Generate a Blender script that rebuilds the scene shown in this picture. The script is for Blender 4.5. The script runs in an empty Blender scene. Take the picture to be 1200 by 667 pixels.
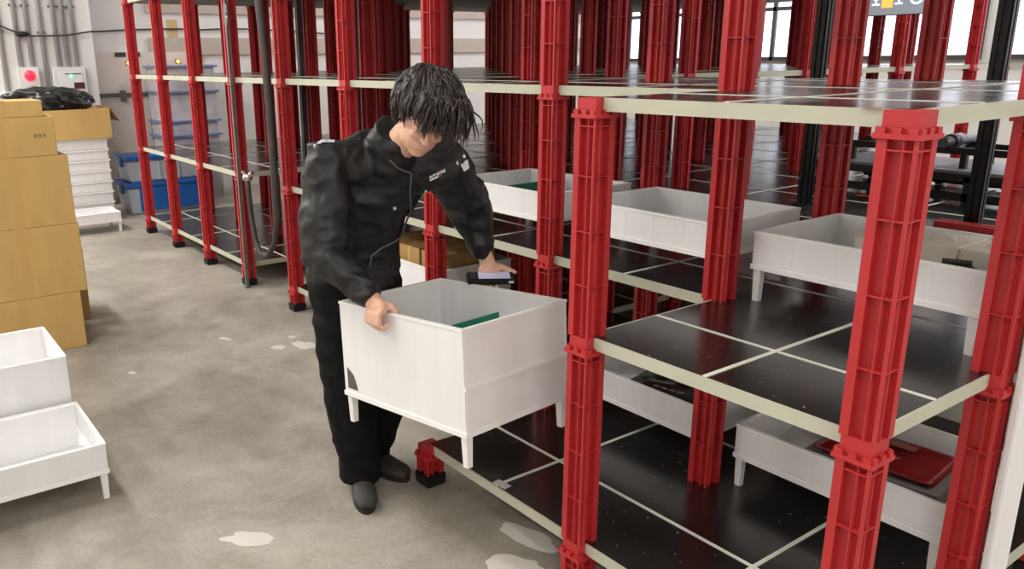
import bpy, bmesh, math, random
from mathutils import Vector, Matrix, noise
from mathutils.bvhtree import BVHTree
random.seed(7)
S = bpy.context.scene
COL = S.collection

# ------------------------------------------------------------------ camera
# pose solved from the regular 0.8 m x 0.6 m post grid of the rack (image taken as 1200 x 667)
FPX = 958.44
YAW, PITCH, ROLL = 2.53490, 0.27364, 0.01429
CAM = Vector((2.36174, -1.60995, 1.58443))
PX0, PY0 = 600 - 91.39, 333.5 + 4.59
_fw = Vector((math.cos(YAW)*math.cos(PITCH), math.sin(YAW)*math.cos(PITCH), -math.sin(PITCH)))
_r = Vector((math.sin(YAW), -math.cos(YAW), 0)); _d = _fw.cross(_r)
C_R = math.cos(ROLL)*_r + math.sin(ROLL)*_d
C_D = -math.sin(ROLL)*_r + math.cos(ROLL)*_d
cd = bpy.data.cameras.new('camera'); cam = bpy.data.objects.new('camera', cd); COL.objects.link(cam)
m = Matrix.Identity(4)
for i in range(3):
    m[i][0] = C_R[i]; m[i][1] = -C_D[i]; m[i][2] = -_fw[i]; m[i][3] = CAM[i]
cam.matrix_world = m
cd.sensor_width = 36; cd.lens = FPX/1200*36; cd.shift_x = 91.39/1200; cd.shift_y = 4.59/1200
cd.clip_start = 0.02; cd.clip_end = 100
S.camera = cam

def ray(x, y): return _fw + C_R*((x-PX0)/FPX) + C_D*((y-PY0)/FPX)
def pz(x, y, z): d = ray(x, y); return CAM + d*((z-CAM.z)/d.z)
def py(x, y, Y): d = ray(x, y); return CAM + d*((Y-CAM.y)/d.y)
def pxp(x, y, X): d = ray(x, y); return CAM + d*((X-CAM.x)/d.x)

# ------------------------------------------------------------------ world, view
w = bpy.data.worlds.new('world'); S.world = w; w.use_nodes = True
w.node_tree.nodes['Background'].inputs[0].default_value = (0.8, 0.88, 1, 1)
w.node_tree.nodes['Background'].inputs[1].default_value = 0.6
vs = S.view_settings
vs.view_transform = 'Standard'; vs.look = 'None'; vs.gamma = 1; vs.use_curve_mapping = False
vs.exposure = 0.17
LAMP_W = 36.0

# ------------------------------------------------------------------ materials
def lin(c):
    return tuple((v/12.92 if v <= .04045 else ((v+.055)/1.055)**2.4) for v in [q/255 for q in c])
MATS = {}
def mat(name, rgb, rough=.5, var=.0, scale=8.0, bump=0.0, bscale=None, metal=0.0, spec=.5, coat=0.0,
        emit=None, estr=1.0, alpha=None, trans=0.0, detail=4, stretch=None, sss=0.0):
    if name in MATS: return MATS[name]
    M = bpy.data.materials.new(name); M.use_nodes = True
    nt = M.node_tree; b = nt.nodes['Principled BSDF']
    c = lin(rgb)
    b.inputs['Base Color'].default_value = (*c, 1)
    b.inputs['Roughness'].default_value = rough
    b.inputs['Metallic'].default_value = metal
    b.inputs['Specular IOR Level'].default_value = spec
    b.inputs['Coat Weight'].default_value = coat
    if trans: b.inputs['Transmission Weight'].default_value = trans
    if sss:
        b.inputs['Subsurface Weight'].default_value = sss
        b.inputs['Subsurface Radius'].default_value = (.02, .008, .004)
        b.inputs['Subsurface Scale'].default_value = .5
    if alpha is not None: b.inputs['Alpha'].default_value = alpha
    if emit:
        b.inputs['Emission Color'].default_value = (*lin(emit), 1); b.inputs['Emission Strength'].default_value = estr
    if var or bump:
        tc = nt.nodes.new('ShaderNodeTexCoord'); mp = nt.nodes.new('ShaderNodeMapping')
        nt.links.new(tc.outputs['Object'], mp.inputs[0])
        if stretch: mp.inputs['Scale'].default_value = stretch
        n = nt.nodes.new('ShaderNodeTexNoise'); n.inputs['Scale'].default_value = scale; n.inputs['Detail'].default_value = detail
        nt.links.new(mp.outputs[0], n.inputs['Vector'])
        if var:
            r = nt.nodes.new('ShaderNodeValToRGB')
            r.color_ramp.elements[0].position = .3; r.color_ramp.elements[1].position = .7
            r.color_ramp.elements[0].color = (*[v*(1-var) for v in c], 1)
            r.color_ramp.elements[1].color = (*[min(1, v*(1+var)) for v in c], 1)
            nt.links.new(n.outputs['Fac'], r.inputs[0]); nt.links.new(r.outputs[0], b.inputs['Base Color'])
        if bump:
            n2 = n
            if bscale:
                n2 = nt.nodes.new('ShaderNodeTexNoise'); n2.inputs['Scale'].default_value = bscale; n2.inputs['Detail'].default_value = 3
                nt.links.new(mp.outputs[0], n2.inputs['Vector'])
            bp = nt.nodes.new('ShaderNodeBump'); bp.inputs['Strength'].default_value = bump; bp.inputs['Distance'].default_value = .01
            nt.links.new(n2.outputs['Fac'], bp.inputs['Height']); nt.links.new(bp.outputs[0], b.inputs['Normal'])
    MATS[name] = M
    return M

def concrete():
    M = bpy.data.materials.new('polished_concrete'); M.use_nodes = True
    nt = M.node_tree; b = nt.nodes['Principled BSDF']
    tc = nt.nodes.new('ShaderNodeTexCoord')
    def nz(scale, detail, dist=0.0, rough=.55):
        n = nt.nodes.new('ShaderNodeTexNoise'); n.inputs['Scale'].default_value = scale
        n.inputs['Detail'].default_value = detail; n.inputs['Distortion'].default_value = dist; n.inputs['Roughness'].default_value = rough
        nt.links.new(tc.outputs['Object'], n.inputs['Vector']); return n
    def ramp(n, p0, c0, p1, c1):
        r = nt.nodes.new('ShaderNodeValToRGB'); e = r.color_ramp.elements
        e[0].position = p0; e[0].color = (*lin(c0), 1); e[1].position = p1; e[1].color = (*lin(c1), 1)
        nt.links.new(n.outputs['Fac'], r.inputs[0]); return r
    r1 = ramp(nz(1.3, 6, .8), .30, (142, 135, 124), .64, (186, 180, 168))
    r2 = ramp(nz(4.5, 8, 1.2, .65), .3, (220, 217, 210), .62, (255, 255, 255))
    r3 = ramp(nz(60, 3), .3, (235, 235, 235), .7, (255, 255, 255))
    mx = nt.nodes.new('ShaderNodeMix'); mx.data_type = 'RGBA'; mx.blend_type = 'MULTIPLY'; mx.inputs[0].default_value = .75
    nt.links.new(r1.outputs[0], mx.inputs[6]); nt.links.new(r2.outputs[0], mx.inputs[7])
    m2 = nt.nodes.new('ShaderNodeMix'); m2.data_type = 'RGBA'; m2.blend_type = 'MULTIPLY'; m2.inputs[0].default_value = 1
    nt.links.new(mx.outputs[2], m2.inputs[6]); nt.links.new(r3.outputs[0], m2.inputs[7])
    nt.links.new(m2.outputs[2], b.inputs['Base Color'])
    mr = nt.nodes.new('ShaderNodeMapRange'); mr.inputs['To Min'].default_value = .35; mr.inputs['To Max'].default_value = .6
    nt.links.new(nz(3, 4).outputs['Fac'], mr.inputs['Value']); nt.links.new(mr.outputs[0], b.inputs['Roughness'])
    return M

def deck_black():
    M = bpy.data.materials.new('black_laminate'); M.use_nodes = True
    nt = M.node_tree; b = nt.nodes['Principled BSDF']
    ge = nt.nodes.new('ShaderNodeNewGeometry')
    n = nt.nodes.new('ShaderNodeTexNoise'); n.inputs['Scale'].default_value = 55; n.inputs['Detail'].default_value = 2
    nt.links.new(ge.outputs['Position'], n.inputs['Vector'])
    r = nt.nodes.new('ShaderNodeValToRGB'); e = r.color_ramp.elements
    e[0].position = .71; e[0].color = (0, 0, 0, 1); e[1].position = .76; e[1].color = (1, 1, 1, 1)
    nt.links.new(n.outputs['Fac'], r.inputs[0])
    n2 = nt.nodes.new('ShaderNodeTexNoise'); n2.inputs['Scale'].default_value = 5; n2.inputs['Detail'].default_value = 6
    nt.links.new(ge.outputs['Position'], n2.inputs['Vector'])
    r2 = nt.nodes.new('ShaderNodeValToRGB'); e = r2.color_ramp.elements
    e[0].position = .35; e[0].color = (*lin((17, 16, 16)), 1); e[1].position = .75; e[1].color = (*lin((34, 32, 32)), 1)
    nt.links.new(n2.outputs['Fac'], r2.inputs[0])
    mx = nt.nodes.new('ShaderNodeMix'); mx.data_type = 'RGBA'
    nt.links.new(r.outputs[0], mx.inputs[0]); nt.links.new(r2.outputs[0], mx.inputs[6]); mx.inputs[7].default_value = (.22, .22, .21, 1)
    b.inputs['Specular IOR Level'].default_value = .75; b.inputs['Coat Weight'].default_value = .25; b.inputs['Coat Roughness'].default_value = .2
    nt.links.new(mx.outputs[2], b.inputs['Base Color'])
    mr = nt.nodes.new('ShaderNodeMapRange'); mr.inputs['To Min'].default_value = .16; mr.inputs['To Max'].default_value = .34
    nt.links.new(n2.outputs['Fac'], mr.inputs['Value']); nt.links.new(mr.outputs[0], b.inputs['Roughness'])
    return M

M_FLOOR = concrete(); M_DECK = deck_black()
M_RED = mat('red_plastic', (182, 44, 47), .42, var=.10, scale=3)
M_EDGE = mat('cream_edge', (188, 188, 168), .5, var=.05, scale=6)
M_UNDER = mat('grey_underside', (150, 146, 134), .7, var=.08, scale=5)
M_TAPE = mat('tape', (222, 221, 208), .5, var=.05, scale=20)
M_TOTE = mat('white_corrugated_plastic', (236, 235, 235), .45, var=.03, scale=14, stretch=(1, 1, .15))
M_TOTE2 = mat('white_plastic_leg', (236, 235, 233), .4)
M_SEAM = mat('tote_seam', (243, 242, 240), .4)
M_BLACKRUB = mat('black_rubber', (16, 15, 15), .7)
M_BLACKMET = mat('black_metal', (20, 20, 21), .35, metal=.3, bump=.1, scale=40)
M_GREYMET = mat('grey_metal', (128, 124, 122), .4, metal=.6, var=.1, scale=10)
M_DGREY = mat('dark_grey_rubber', (66, 58, 58), .6, var=.1)
M_WALL = mat('white_wall', (228, 224, 222), .75, var=.025, scale=2, bump=.05)
M_BEIGE = mat('beige_panel', (222, 212, 204), .6, var=.04, scale=2)
M_BAND = mat('beige_band', (190, 176, 166), .7, var=.03)
M_CARD = mat('cardboard', (204, 168, 104), .75, var=.07, scale=9, bump=.08, stretch=(1, 1, .3))
M_CARD2 = mat('cardboard_dark', (172, 138, 84), .8, var=.08, scale=9)
M_CTAPE = mat('carton_tape', (201, 163, 98), .45)
M_BLUE = mat('blue_plastic', (28, 92, 168), .4, var=.06)
M_CLEAR = mat('cloudy_plastic', (176, 182, 192), .35, var=.1, scale=6)
M_GREEN = mat('green_board', (16, 122, 96), .5, var=.08, scale=12)
M_GREENB = mat('green_pad', (10, 92, 70), .6, var=.1)
M_JACK = mat('black_workwear', (18, 18, 20), .5, var=.3, scale=18, bump=.5, bscale=11, spec=.5)
M_PANT = mat('black_trousers', (14, 14, 15), .85, var=.3, scale=20, bump=.2, bscale=12, spec=.2)
M_SKIN = mat('skin', (230, 182, 158), .5, var=.06, scale=16, sss=.12)
M_HAIR = mat('dark_hair', (46, 37, 35), .36, var=.45, scale=60, spec=.6)
M_SHOE = mat('dark_shoe', (58, 54, 52), .7, var=.2, scale=30)
M_SOLE = mat('shoe_sole', (30, 28, 27), .8)
M_WHITE = mat('white_print', (235, 235, 235), .5)
M_SILVER = mat('silver_print', (200, 202, 206), .4)
M_PIPING = mat('grey_piping', (98, 98, 102), .4)
M_BAGRED = mat('red_packet', (120, 20, 24), .25, var=.2, scale=12, bump=.4, bscale=20)
M_BAGBLK = mat('black_bag', (30, 32, 32), .22, var=.2, scale=9, bump=.5, bscale=8)
M_BOXW = mat('pale_carton', (206, 198, 186), .7, var=.05)
M_PIPE = mat('grey_conduit', (178, 178, 178), .4, metal=.3)

# ------------------------------------------------------------------ mesh helpers
def bx(bm, c, h, mi=0, rot=None, taper=None):
    """box, centre c, half sizes h, optional Matrix rot (3x3), taper = scale of the bottom face"""
    vs_ = []
    for sz in (-1, 1):
        k = taper if (taper and sz < 0) else 1
        for sx, sy in ((-1, -1), (1, -1), (1, 1), (-1, 1)):
            v = Vector((sx*h[0]*k, sy*h[1]*k, sz*h[2]))
            if rot: v = rot @ v
            vs_.append(bm.verts.new(v + Vector(c)))
    for f in ((3, 2, 1, 0), (4, 5, 6, 7), (0, 1, 5, 4), (1, 2, 6, 5), (2, 3, 7, 6), (3, 0, 4, 7)):
        fc = bm.faces.new([vs_[i] for i in f]); fc.material_index = mi
    return vs_
def frame(d):
    d = d.normalized(); a = Vector((0, 0, 1)) if abs(d.z) < .9 else Vector((1, 0, 0))
    u = d.cross(a).normalized(); return u, d.cross(u).normalized()
def tube(bm, pts, rad, n=10, caps=True, mi=0, round_=False):
    """swept tube along pts, radius scalar or list; round_ adds hemispherical-ish ends"""
    pts = [Vector(p) for p in pts]
    rad = [rad]*len(pts) if isinstance(rad, (int, float)) else list(rad)
    if round_:
        d0 = (pts[0]-pts[1]).normalized(); d1 = (pts[-1]-pts[-2]).normalized(); r0, r1 = rad[0], rad[-1]
        pts = [pts[0]+d0*r0*.95, pts[0]+d0*r0*.6] + pts + [pts[-1]+d1*r1*.6, pts[-1]+d1*r1*.95]
        rad = [r0*.3, r0*.8] + rad + [r1*.8, r1*.3]
    rings = []; u = None
    for i, p in enumerate(pts):
        t = (pts[min(i+1, len(pts)-1)] - pts[max(i-1, 0)]).normalized()
        if u is None: u, v = frame(t)
        else:
            u = (u - t*u.dot(t)).normalized()
        v = t.cross(u)
        rings.append([bm.verts.new(p + (u*math.cos(a)+v*math.sin(a))*rad[i]) for a in [2*math.pi*k/n for k in range(n)]])
    for a, b in zip(rings, rings[1:]):
        for k in range(n):
            f = bm.faces.new((a[k], a[(k+1) % n], b[(k+1) % n], b[k])); f.material_index = mi; f.smooth = True
    if caps:
        f = bm.faces.new(rings[0][::-1]); f.material_index = mi
        f = bm.faces.new(rings[-1]); f.material_index = mi
def ell(bm, c, r, rot=None, n=16, mm=10):
    """closed ellipsoid"""
    M4 = Matrix.Translation(Vector(c)) @ ((rot.to_4x4() if rot else Matrix.Identity(4)) @ Matrix.Diagonal((*r, 1)))
    res = bmesh.ops.create_uvsphere(bm, u_segments=n, v_segments=mm, radius=1, matrix=M4)
    for v in res['verts']:
        for f in v.link_faces: f.smooth = True
def mesh(name, bm, mats, smooth=False):
    bm.normal_update()
    me = bpy.data.meshes.new(name); bm.to_mesh(me); bm.free()
    for q in (mats if isinstance(mats, (list, tuple)) else [mats]): me.materials.append(q)
    if smooth:
        for pl in me.polygons: pl.use_smooth = True
    return me
def obj(name, data, parent=None, loc=(0, 0, 0), rz=0.0):
    o = bpy.data.objects.new(name, data); COL.objects.link(o)
    o.location = loc; o.rotation_euler = (0, 0, rz)
    if parent: o.parent = parent
    return o
def tag(o, label, cat, group=None):
    o['label'] = label; o['category'] = cat
    if group: o['group'] = group
    return o
def thing(name, label, cat, loc=(0, 0, 0), rz=0.0, group=None):
    return tag(obj(name, None, None, loc, rz), label, cat, group)
def struct(name, data, loc=(0, 0, 0), rz=0.0):
    o = obj(name, data, None, loc, rz); o['kind'] = 'structure'; return o
def boxmesh(name, c, h, mt, bevel=0.0, seg=2):
    bm = bmesh.new(); bx(bm, c, h)
    if bevel: bmesh.ops.bevel(bm, geom=bm.edges[:], offset=bevel, segments=seg, affect='EDGES', profile=.5)
    return mesh(name, bm, mt)

# ------------------------------------------------------------------ room shell
X0, X1, Y0, Y1, ZC = -8.0, 6.5, -5.5, 9.0, 4.4
struct('floor', boxmesh('floor', ((X0+X1)/2, (Y0+Y1)/2, -.1), ((X1-X0)/2, (Y1-Y0)/2, .1), M_FLOOR))
struct('ceiling', boxmesh('ceiling', ((X0+X1)/2, (Y0+Y1)/2, ZC+.1), ((X1-X0)/2, (Y1-Y0)/2, .1), mat('ceiling_paint', (205, 203, 198), .8)))
struct('wall_left', boxmesh('wall_left', (X0-.1, (Y0+Y1)/2, ZC/2), (.1, (Y1-Y0)/2, ZC/2), M_WALL))
struct('wall_right', boxmesh('wall_right', (X1+.1, (Y0+Y1)/2, ZC/2), (.1, (Y1-Y0)/2, ZC/2), M_WALL))
struct('wall_front', boxmesh('wall_front', ((X0+X1)/2, Y0-.1, ZC/2), ((X1-X0)/2, .1, ZC/2), M_WALL))
struct('wall_back', boxmesh('wall_back', ((X0+X1)/2, Y1+.1, ZC/2), ((X1-X0)/2, .1, ZC/2), M_WALL))
struct('trim_1', boxmesh('trim_1', (X0+.02, 5.2, 1.775), (.02, 3.75, .10), M_BAND))          # beige dado band
struct('trim_2', boxmesh('trim_2', (X0+.02, 5.2, 2.22), (.02, 3.75, .06), M_BAND))
# pier that carries the conduits
PIER = -7.55
pier_y1 = pxp(108, 40, PIER).y
struct('wall_pier', boxmesh('wall_pier', ((X0+PIER)/2, (pier_y1-4.0)/2, ZC/2), ((PIER-X0)/2, (pier_y1+4.0)/2, ZC/2), M_WALL))

# windows in the back wall (daylight behind), dark glazing bars
M_PANE = mat('daylit_pane', (236, 242, 255), .2, emit=(236, 242, 255), estr=1.6)
M_WFRAME = mat('window_frame', (70, 70, 74), .5)
wn = 0
for xc in (-6.4, -4.6, -2.8, -1.0, .8, 2.6):
    wn += 1
    wo = struct('window_%d' % wn, None, (xc, Y1-.02, 0))
    for zc, hz in ((1.85, .30), (2.55, .35)):
        for sx in (-.4, .4):
            obj('window_pane', boxmesh('pane', (sx, 0, zc), (.37, .008, hz), M_PANE), wo)
    bm = bmesh.new()
    for zc in (1.52, 2.175, 2.93): bx(bm, (0, -.01, zc), (.82, .03, .025))
    for sx in (-.8, 0, .8): bx(bm, (sx, -.01, 2.22), (.025, .03, .72))
    obj('window_frame', mesh('window_frame', bm, M_WFRAME), wo)

# beige double door on the left wall, with bars, lamps
door = struct('door_1', None, (X0, 0, 0))
d0 = pxp(112, 150, X0+.06).y; d1 = pxp(236, 150, X0+.06).y; dt = pxp(160, 61, X0+.06).z
bm = bmesh.new(); bx(bm, (.03, (d0+d1)/2, dt/2), (.03, (d1-d0)/2, dt/2)); obj('door_leaf', mesh('door_leaf', bm, M_BEIGE), door)
dm = (d0*2+d1)/3
obj('door_seam', boxmesh('door_seam', (.063, dm+.12, dt/2), (.004, .006, dt/2-.02), M_BAND), door)
zb = pxp(150, 111, X0+.07).z
bm = bmesh.new(); bx(bm, (.075, d0+.45, zb), (.014, .42, .022))
for yy in (d0+.35, d0+.5): bx(bm, (.09, yy, zb-.01), (.02, .03, .06))
obj('door_bar', mesh('door_bar', bm, M_GREYMET), door)
for qx, qy in ((182, 152),):
    q = pxp(qx, qy, X0+.07); obj('door_handle', boxmesh('door_handle', (.075, q.y, q.z), (.015, .04, .12), M_GREYMET), door)
for qx, qy in ((141, 64), (158, 64)):
    q = pxp(qx, qy, X0+.07); obj('door_plate', boxmesh('door_plate', (.068, q.y, q.z), (.006, .06, .025), M_DGREY), door)
M_AMBER = mat('amber_lamp', (255, 150, 40), .3, emit=(255, 160, 50), estr=8)
for i, (qx, qy, lb) in enumerate(((151, 74, 'small glowing amber lamp on the beige door between first two posts'), (209, 72, 'small glowing amber lamp above the strapped pallet load'), (394, 57, 'small glowing amber lamp on far wall left of the third visible grey pole'))):
    q = pxp(qx, qy, X0+.09)
    t = thing('signal_lamp', lb, 'lamp', (X0+.06, q.y, q.z), group='amber signal lamps on the wall')
    bm = bmesh.new(); ell(bm, (.02, 0, 0), (.016, .02, .02)); obj('lens', mesh('lens', bm, M_AMBER), t)
    obj('base', boxmesh('base', (.0, 0, 0), (.012, .026, .026), M_DGREY), t)

# ceiling lamps
M_DIFF = mat('lamp_diffuser', (255, 252, 244), .4, emit=(255, 252, 244), estr=6)
M_HOUS = mat('lamp_housing', (225, 225, 225), .5)
hous = boxmesh('housing', (0, 0, 0), (.64, .17, .04), M_HOUS, .01)
diff = boxmesh('diffuser', (0, 0, -.045), (.6, .14, .008), M_DIFF)
ORD = ['first', 'second', 'third', 'fourth', 'fifth', 'sixth', 'seventh', 'eighth', 'ninth', 'tenth', 'eleventh', 'twelfth']
for j, (yy, xs) in enumerate(((-4.2, (-6, -3.6, -1.2, 3, 5.4)), (-1.9, (-6.8, -4.8, -2.8, -.9, 3.6, 5.4)), (1.6, (4.2, 5.8)), (4.3, (-6, -3, 0, 2.4, 5)), (7.6, (-6, -3, 0, 3)))):
    for i, xx in enumerate(xs):
        t = thing('ceiling_light', 'white ceiling lamp, %s from the left in the %s row from the aisle side' % (ORD[i], ORD[j]), 'lamp', (xx, yy, ZC-.05), group='ceiling lamps')
        obj('housing', hous, t); obj('diffuser', diff, t)
        ld = bpy.data.lights.new('lamp_light', 'AREA'); ld.shape = 'RECTANGLE'; ld.size = 1.2; ld.size_y = .3
        ld.energy = LAMP_W*(1.9 if xx < -4 and yy < 0 else 1.3 if xx < -2 and yy < 0 else (.8 if xx > 0 else 1)); ld.color = (1, .985, .96)
        lo = bpy.data.objects.new('lamp_light', ld); COL.objects.link(lo); lo.parent = t; lo.location = (0, 0, -.07)

# ------------------------------------------------------------------ rack
A, B = .8, .5962
ZL = [.1658, .8238, 1.4818, 2.1398]
DT = .035
HS = ZL[1]-ZL[0]
def seg_mesh(name, H):
    bm = bmesh.new()
    bx(bm, (0, 0, H/2), (.0205, .0205, H/2))
    for sx in (-1, 1):                                  # two broad and two slender corner strips
        for sy in (-1, 1):
            if sx == sy: bx(bm, (sx*.0275, sy*.0275, H/2), (.0100, .0100, H/2))
            else: bx(bm, (sx*.0342, sy*.0342, H/2), (.0032, .0032, H/2))
    for sg in (-1, 1):
        bx(bm, (sg*.012, -sg*.028, H/2), (.0014, .008, H/2)); bx(bm, (sg*.028, -sg*.012, H/2), (.008, .0014, H/2))
    if H > .3:
        for z in (.25*H, .5*H, .75*H, H-.02): bx(bm, (0, 0, z), (.0368, .0368, .0016))
    else: bx(bm, (0, 0, H*.5), (.0368, .0368, .0016))
    return mesh(name, bm, M_RED)
SEG = seg_mesh('post_segment', HS-DT-.018)
STUB = seg_mesh('post_stub', ZL[0]-.05-DT-.018)
bm = bmesh.new()
bx(bm, (0, 0, -DT/2-.004), (.0335, .0335, DT/2+.004))
bx(bm, (0, 0, -DT-.012), (.0442, .0442, .005))
for k in range(4):
    rt = Matrix.Rotation(k*math.pi/2, 3, 'Z')
    for q in (-.030, 0, .030): bx(bm, rt @ Vector((.0395, q, -DT-.002)), (.0035, .008, .006), rot=rt)
COLLAR = mesh('collar', bm, M_RED)
bm = bmesh.new(); bx(bm, (0, 0, .025), (.046, .046, .025), taper=.92)
bmesh.ops.bevel(bm, geom=bm.edges[:], offset=.006, segments=2, affect='EDGES'); FOOT = mesh('foot', bm, M_BLACKRUB)

def post(u, v, label, levels, group):
    t = thing('rack_post', label, 'post', (u*A, v*B, 0), group=group)
    obj('foot', FOOT, t)
    obj('post_stub', STUB, t, (0, 0, .05))
    for k in range(levels+1):
        obj('collar', COLLAR, t, (0, 0, ZL[k]))
        if k < levels: obj('post_segment', SEG, t, (0, 0, ZL[k]))
    return t
post(0, 0, "short knee-high red post stub with black foot beside the worker's shoe", 0, 'red posts of the near bay')
post(1, 0, 'red capped post in front of the right end of the carried white tote', 2, 'red posts of the near bay')
post(2, 0, 'largest red capped post, nearest the camera at the corner of the decks', 2, 'red posts of the near bay')
front = {-7: 'red ribbed post on the aisle at the far left end of the rack',
         -3: "red post on the aisle just left of the worker's back", -2: "red post on the aisle rising behind the worker's shoulder",
         -1: "red post on the aisle directly behind the worker's head", 0: 'red aisle post between the worker and the empty white tray',
         1: 'red post on the aisle row standing between the empty tray and the carton tray', 2: 'red post at the right edge beside the white board'}
for u in range(-7, 3):
    lb = front.get(u, 'red ribbed post on the aisle, %s from the far left end' % ORD[u+7])
    post(u, 1, lb, 3, 'red posts along the aisle row')
for v in range(2, 12):
    for u in range(-7, 3 if v <= 3 else 0):
        post(u, v, 'red post inside the rack, %s inner row, %s from the left end' % (ORD[v-2], ORD[u+7]), 3, 'red posts inside the rack')

# decks: one continuous deck per level, one panel per bay
main = [(u, v) for v in range(1, 11) for u in range(-7, -1)]
mid3 = [(u, v) for v in range(1, 3) for u in range(-1, 2)]
openb = [(u, v) for v in range(3, 8) for u in range(-1, 2)]
main01 = [q for q in main if q != (-4, 1)]       # lift slot beside the hose
bays = {0: main01+mid3+[(0, 0), (1, 0)], 1: main01+mid3+openb+[(1, 0)], 2: main+mid3+[(1, 0)], 3: main+mid3}
bm = bmesh.new(); bx(bm, (A/2, B/2, -DT/2), (A/2, B/2, DT/2))
for f in bm.faces: f.material_index = 0 if f.normal.z > .5 else 1
bm.normal_update()
for f in bm.faces: f.material_index = 0 if f.normal.z > .5 else 1
PANEL = mesh('deck_panel', bm, [M_DECK, M_UNDER])
TAPEU = boxmesh('tape_strip', (A/2, B/2, .0008), (A/2, .0065, .0008), M_TAPE)
TAPEV = boxmesh('tape_strip', (A/2, B/2, .0012), (.0065, B/2, .0008), M_TAPE)
EDGE_U = boxmesh('edge_strip', (A/2, 0, -DT/2), (A/2-.034, .003, DT/2), M_EDGE)
EDGE_V = boxmesh('edge_strip', (0, B/2, -DT/2), (.003, B/2-.034, DT/2), M_EDGE)
DL = ['lowest black rack deck near the floor with white tape crosses and cream edges', 'middle black rack deck carrying the white trays, waist high',
      'upper black rack deck just below eye level with cream edge strips', 'top rack deck seen from below along the top of the picture']
for k in range(4):
    t = thing('rack_deck', DL[k], 'shelf deck', (0, 0, ZL[k]), group='black decks of the rack')
    bs = set(bays[k])
    for (u, v) in bays[k]:
        pn = obj('deck_panel', PANEL, t, (u*A, v*B, 0))
        if k < 3:
            obj('tape_strip', TAPEU, pn); obj('tape_strip', TAPEV, pn)
        if (u, v-1) not in bs: obj('edge_strip', EDGE_U, pn, (0, -.003, 0))
        if (u, v+1) not in bs: obj('edge_strip', EDGE_U, pn, (0, B+.003, 0))
        if (u-1, v) not in bs: obj('edge_strip', EDGE_V, pn, (-.003, 0, 0))
        if (u+1, v) not in bs: obj('edge_strip', EDGE_V, pn, (A+.003, 0, 0))
q = pz(588, 568, ZL[0])
tag(obj('deck_label', boxmesh('deck_label', (0, 0, .001), (.03, .016, .001), mat('paper_label', (196, 196, 190), .6)), None, (q.x, q.y, ZL[0]+.0003), .1),
    'small pale label stuck on the edge of the lowest deck near the post stub', 'label')

# black poles and grey poles
def pole(label, x, y, z0, z1, hw, mt, group, slot=True):
    t = thing('steel_pole', label, 'pole', (x, y, z0), group=group)
    H = z1-z0
    bm = bmesh.new(); bx(bm, (0, 0, H/2), (hw, hw, H/2))
    if slot:
        for k in range(4):
            rt = Matrix.Rotation(k*math.pi/2, 3, 'Z')
            for q in (-.6, .6): bx(bm, rt @ Vector((hw+.003, q*hw, H/2)), (.003, hw*.35, H/2), rot=rt)
    obj('profile', mesh('profile', bm, mt), t)
    bm = bmesh.new(); bx(bm, (0, 0, .006), (hw*1.7, hw*1.7, .006)); obj('base_plate', mesh('base_plate', bm, mt), t)
for uu, lb in ((0, 'black square aluminium pole behind the empty tray'), (1, 'black square aluminium pole behind the carton tray, in front of the machine')):
    pole(lb, uu*A, 4*B, ZL[1], 3.2, .024, M_BLACKMET, 'black poles at the opening')
g4 = pz(296, 333, 0)
pole('thin grey steel pole standing close against the fourth aisle post', -4*A+.078, B-.05, 0, 3.2, .011, M_GREYMET, 'grey poles by the rack', False)
for x, y, lb in ((-4*A+.02, 2*B-.09, 'grey steel pole inside the rack, left of the worker'), (-3*A+.0, 2*B-.092, "grey steel pole inside the rack just above the worker's back")):
    pole(lb, x, y, 0, 3.2, .02, M_DGREY, 'grey poles by the rack', False)
# hanging hose loop with metal coupling between fourth and fifth aisle posts
hy = B-.12
t = thing('air_hose', 'dark grey hose hanging in a loop from above beside the fourth aisle post', 'hose')
pts = []
for px_, py_ in ((303, 0), (310, 60), (316, 130), (321, 200), (325, 255), (322, 285), (314, 300), (305, 297), (299, 280), (294, 250), (291, 222), (290, 210)):
    pts.append(py(px_, py_, hy))
pts[0] = pts[1] + (pts[0]-pts[1])*12
bm = bmesh.new(); tube(bm, pts, [.026]*5+[.018]*7, 10); obj('hose', mesh('hose', bm, M_DGREY), t)
bm = bmesh.new(); c0 = py(290, 208, hy)
ell(bm, c0, (.04, .035, .03)); tube(bm, [c0+Vector((-.07, 0, .03)), c0, c0+Vector((.09, 0, .04))], .014, 8)
obj('coupling', mesh('coupling', bm, mat('bright_metal', (200, 196, 190), .25, metal=.9)), t)
c1 = py(265, 18, B-.05)
bm = bmesh.new()
ringp = [c1 + Vector((.02*math.cos(a)*1.0, 0, .075*math.sin(a))) for a in [2*math.pi*k/20 for k in range(21)]]
tube(bm, ringp, .012, 8); tag(obj('hook_coil', mesh('hook_coil', bm, M_GREYMET)), 'grey oval coil hanging high on the fourth aisle post', 'coil')

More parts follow.
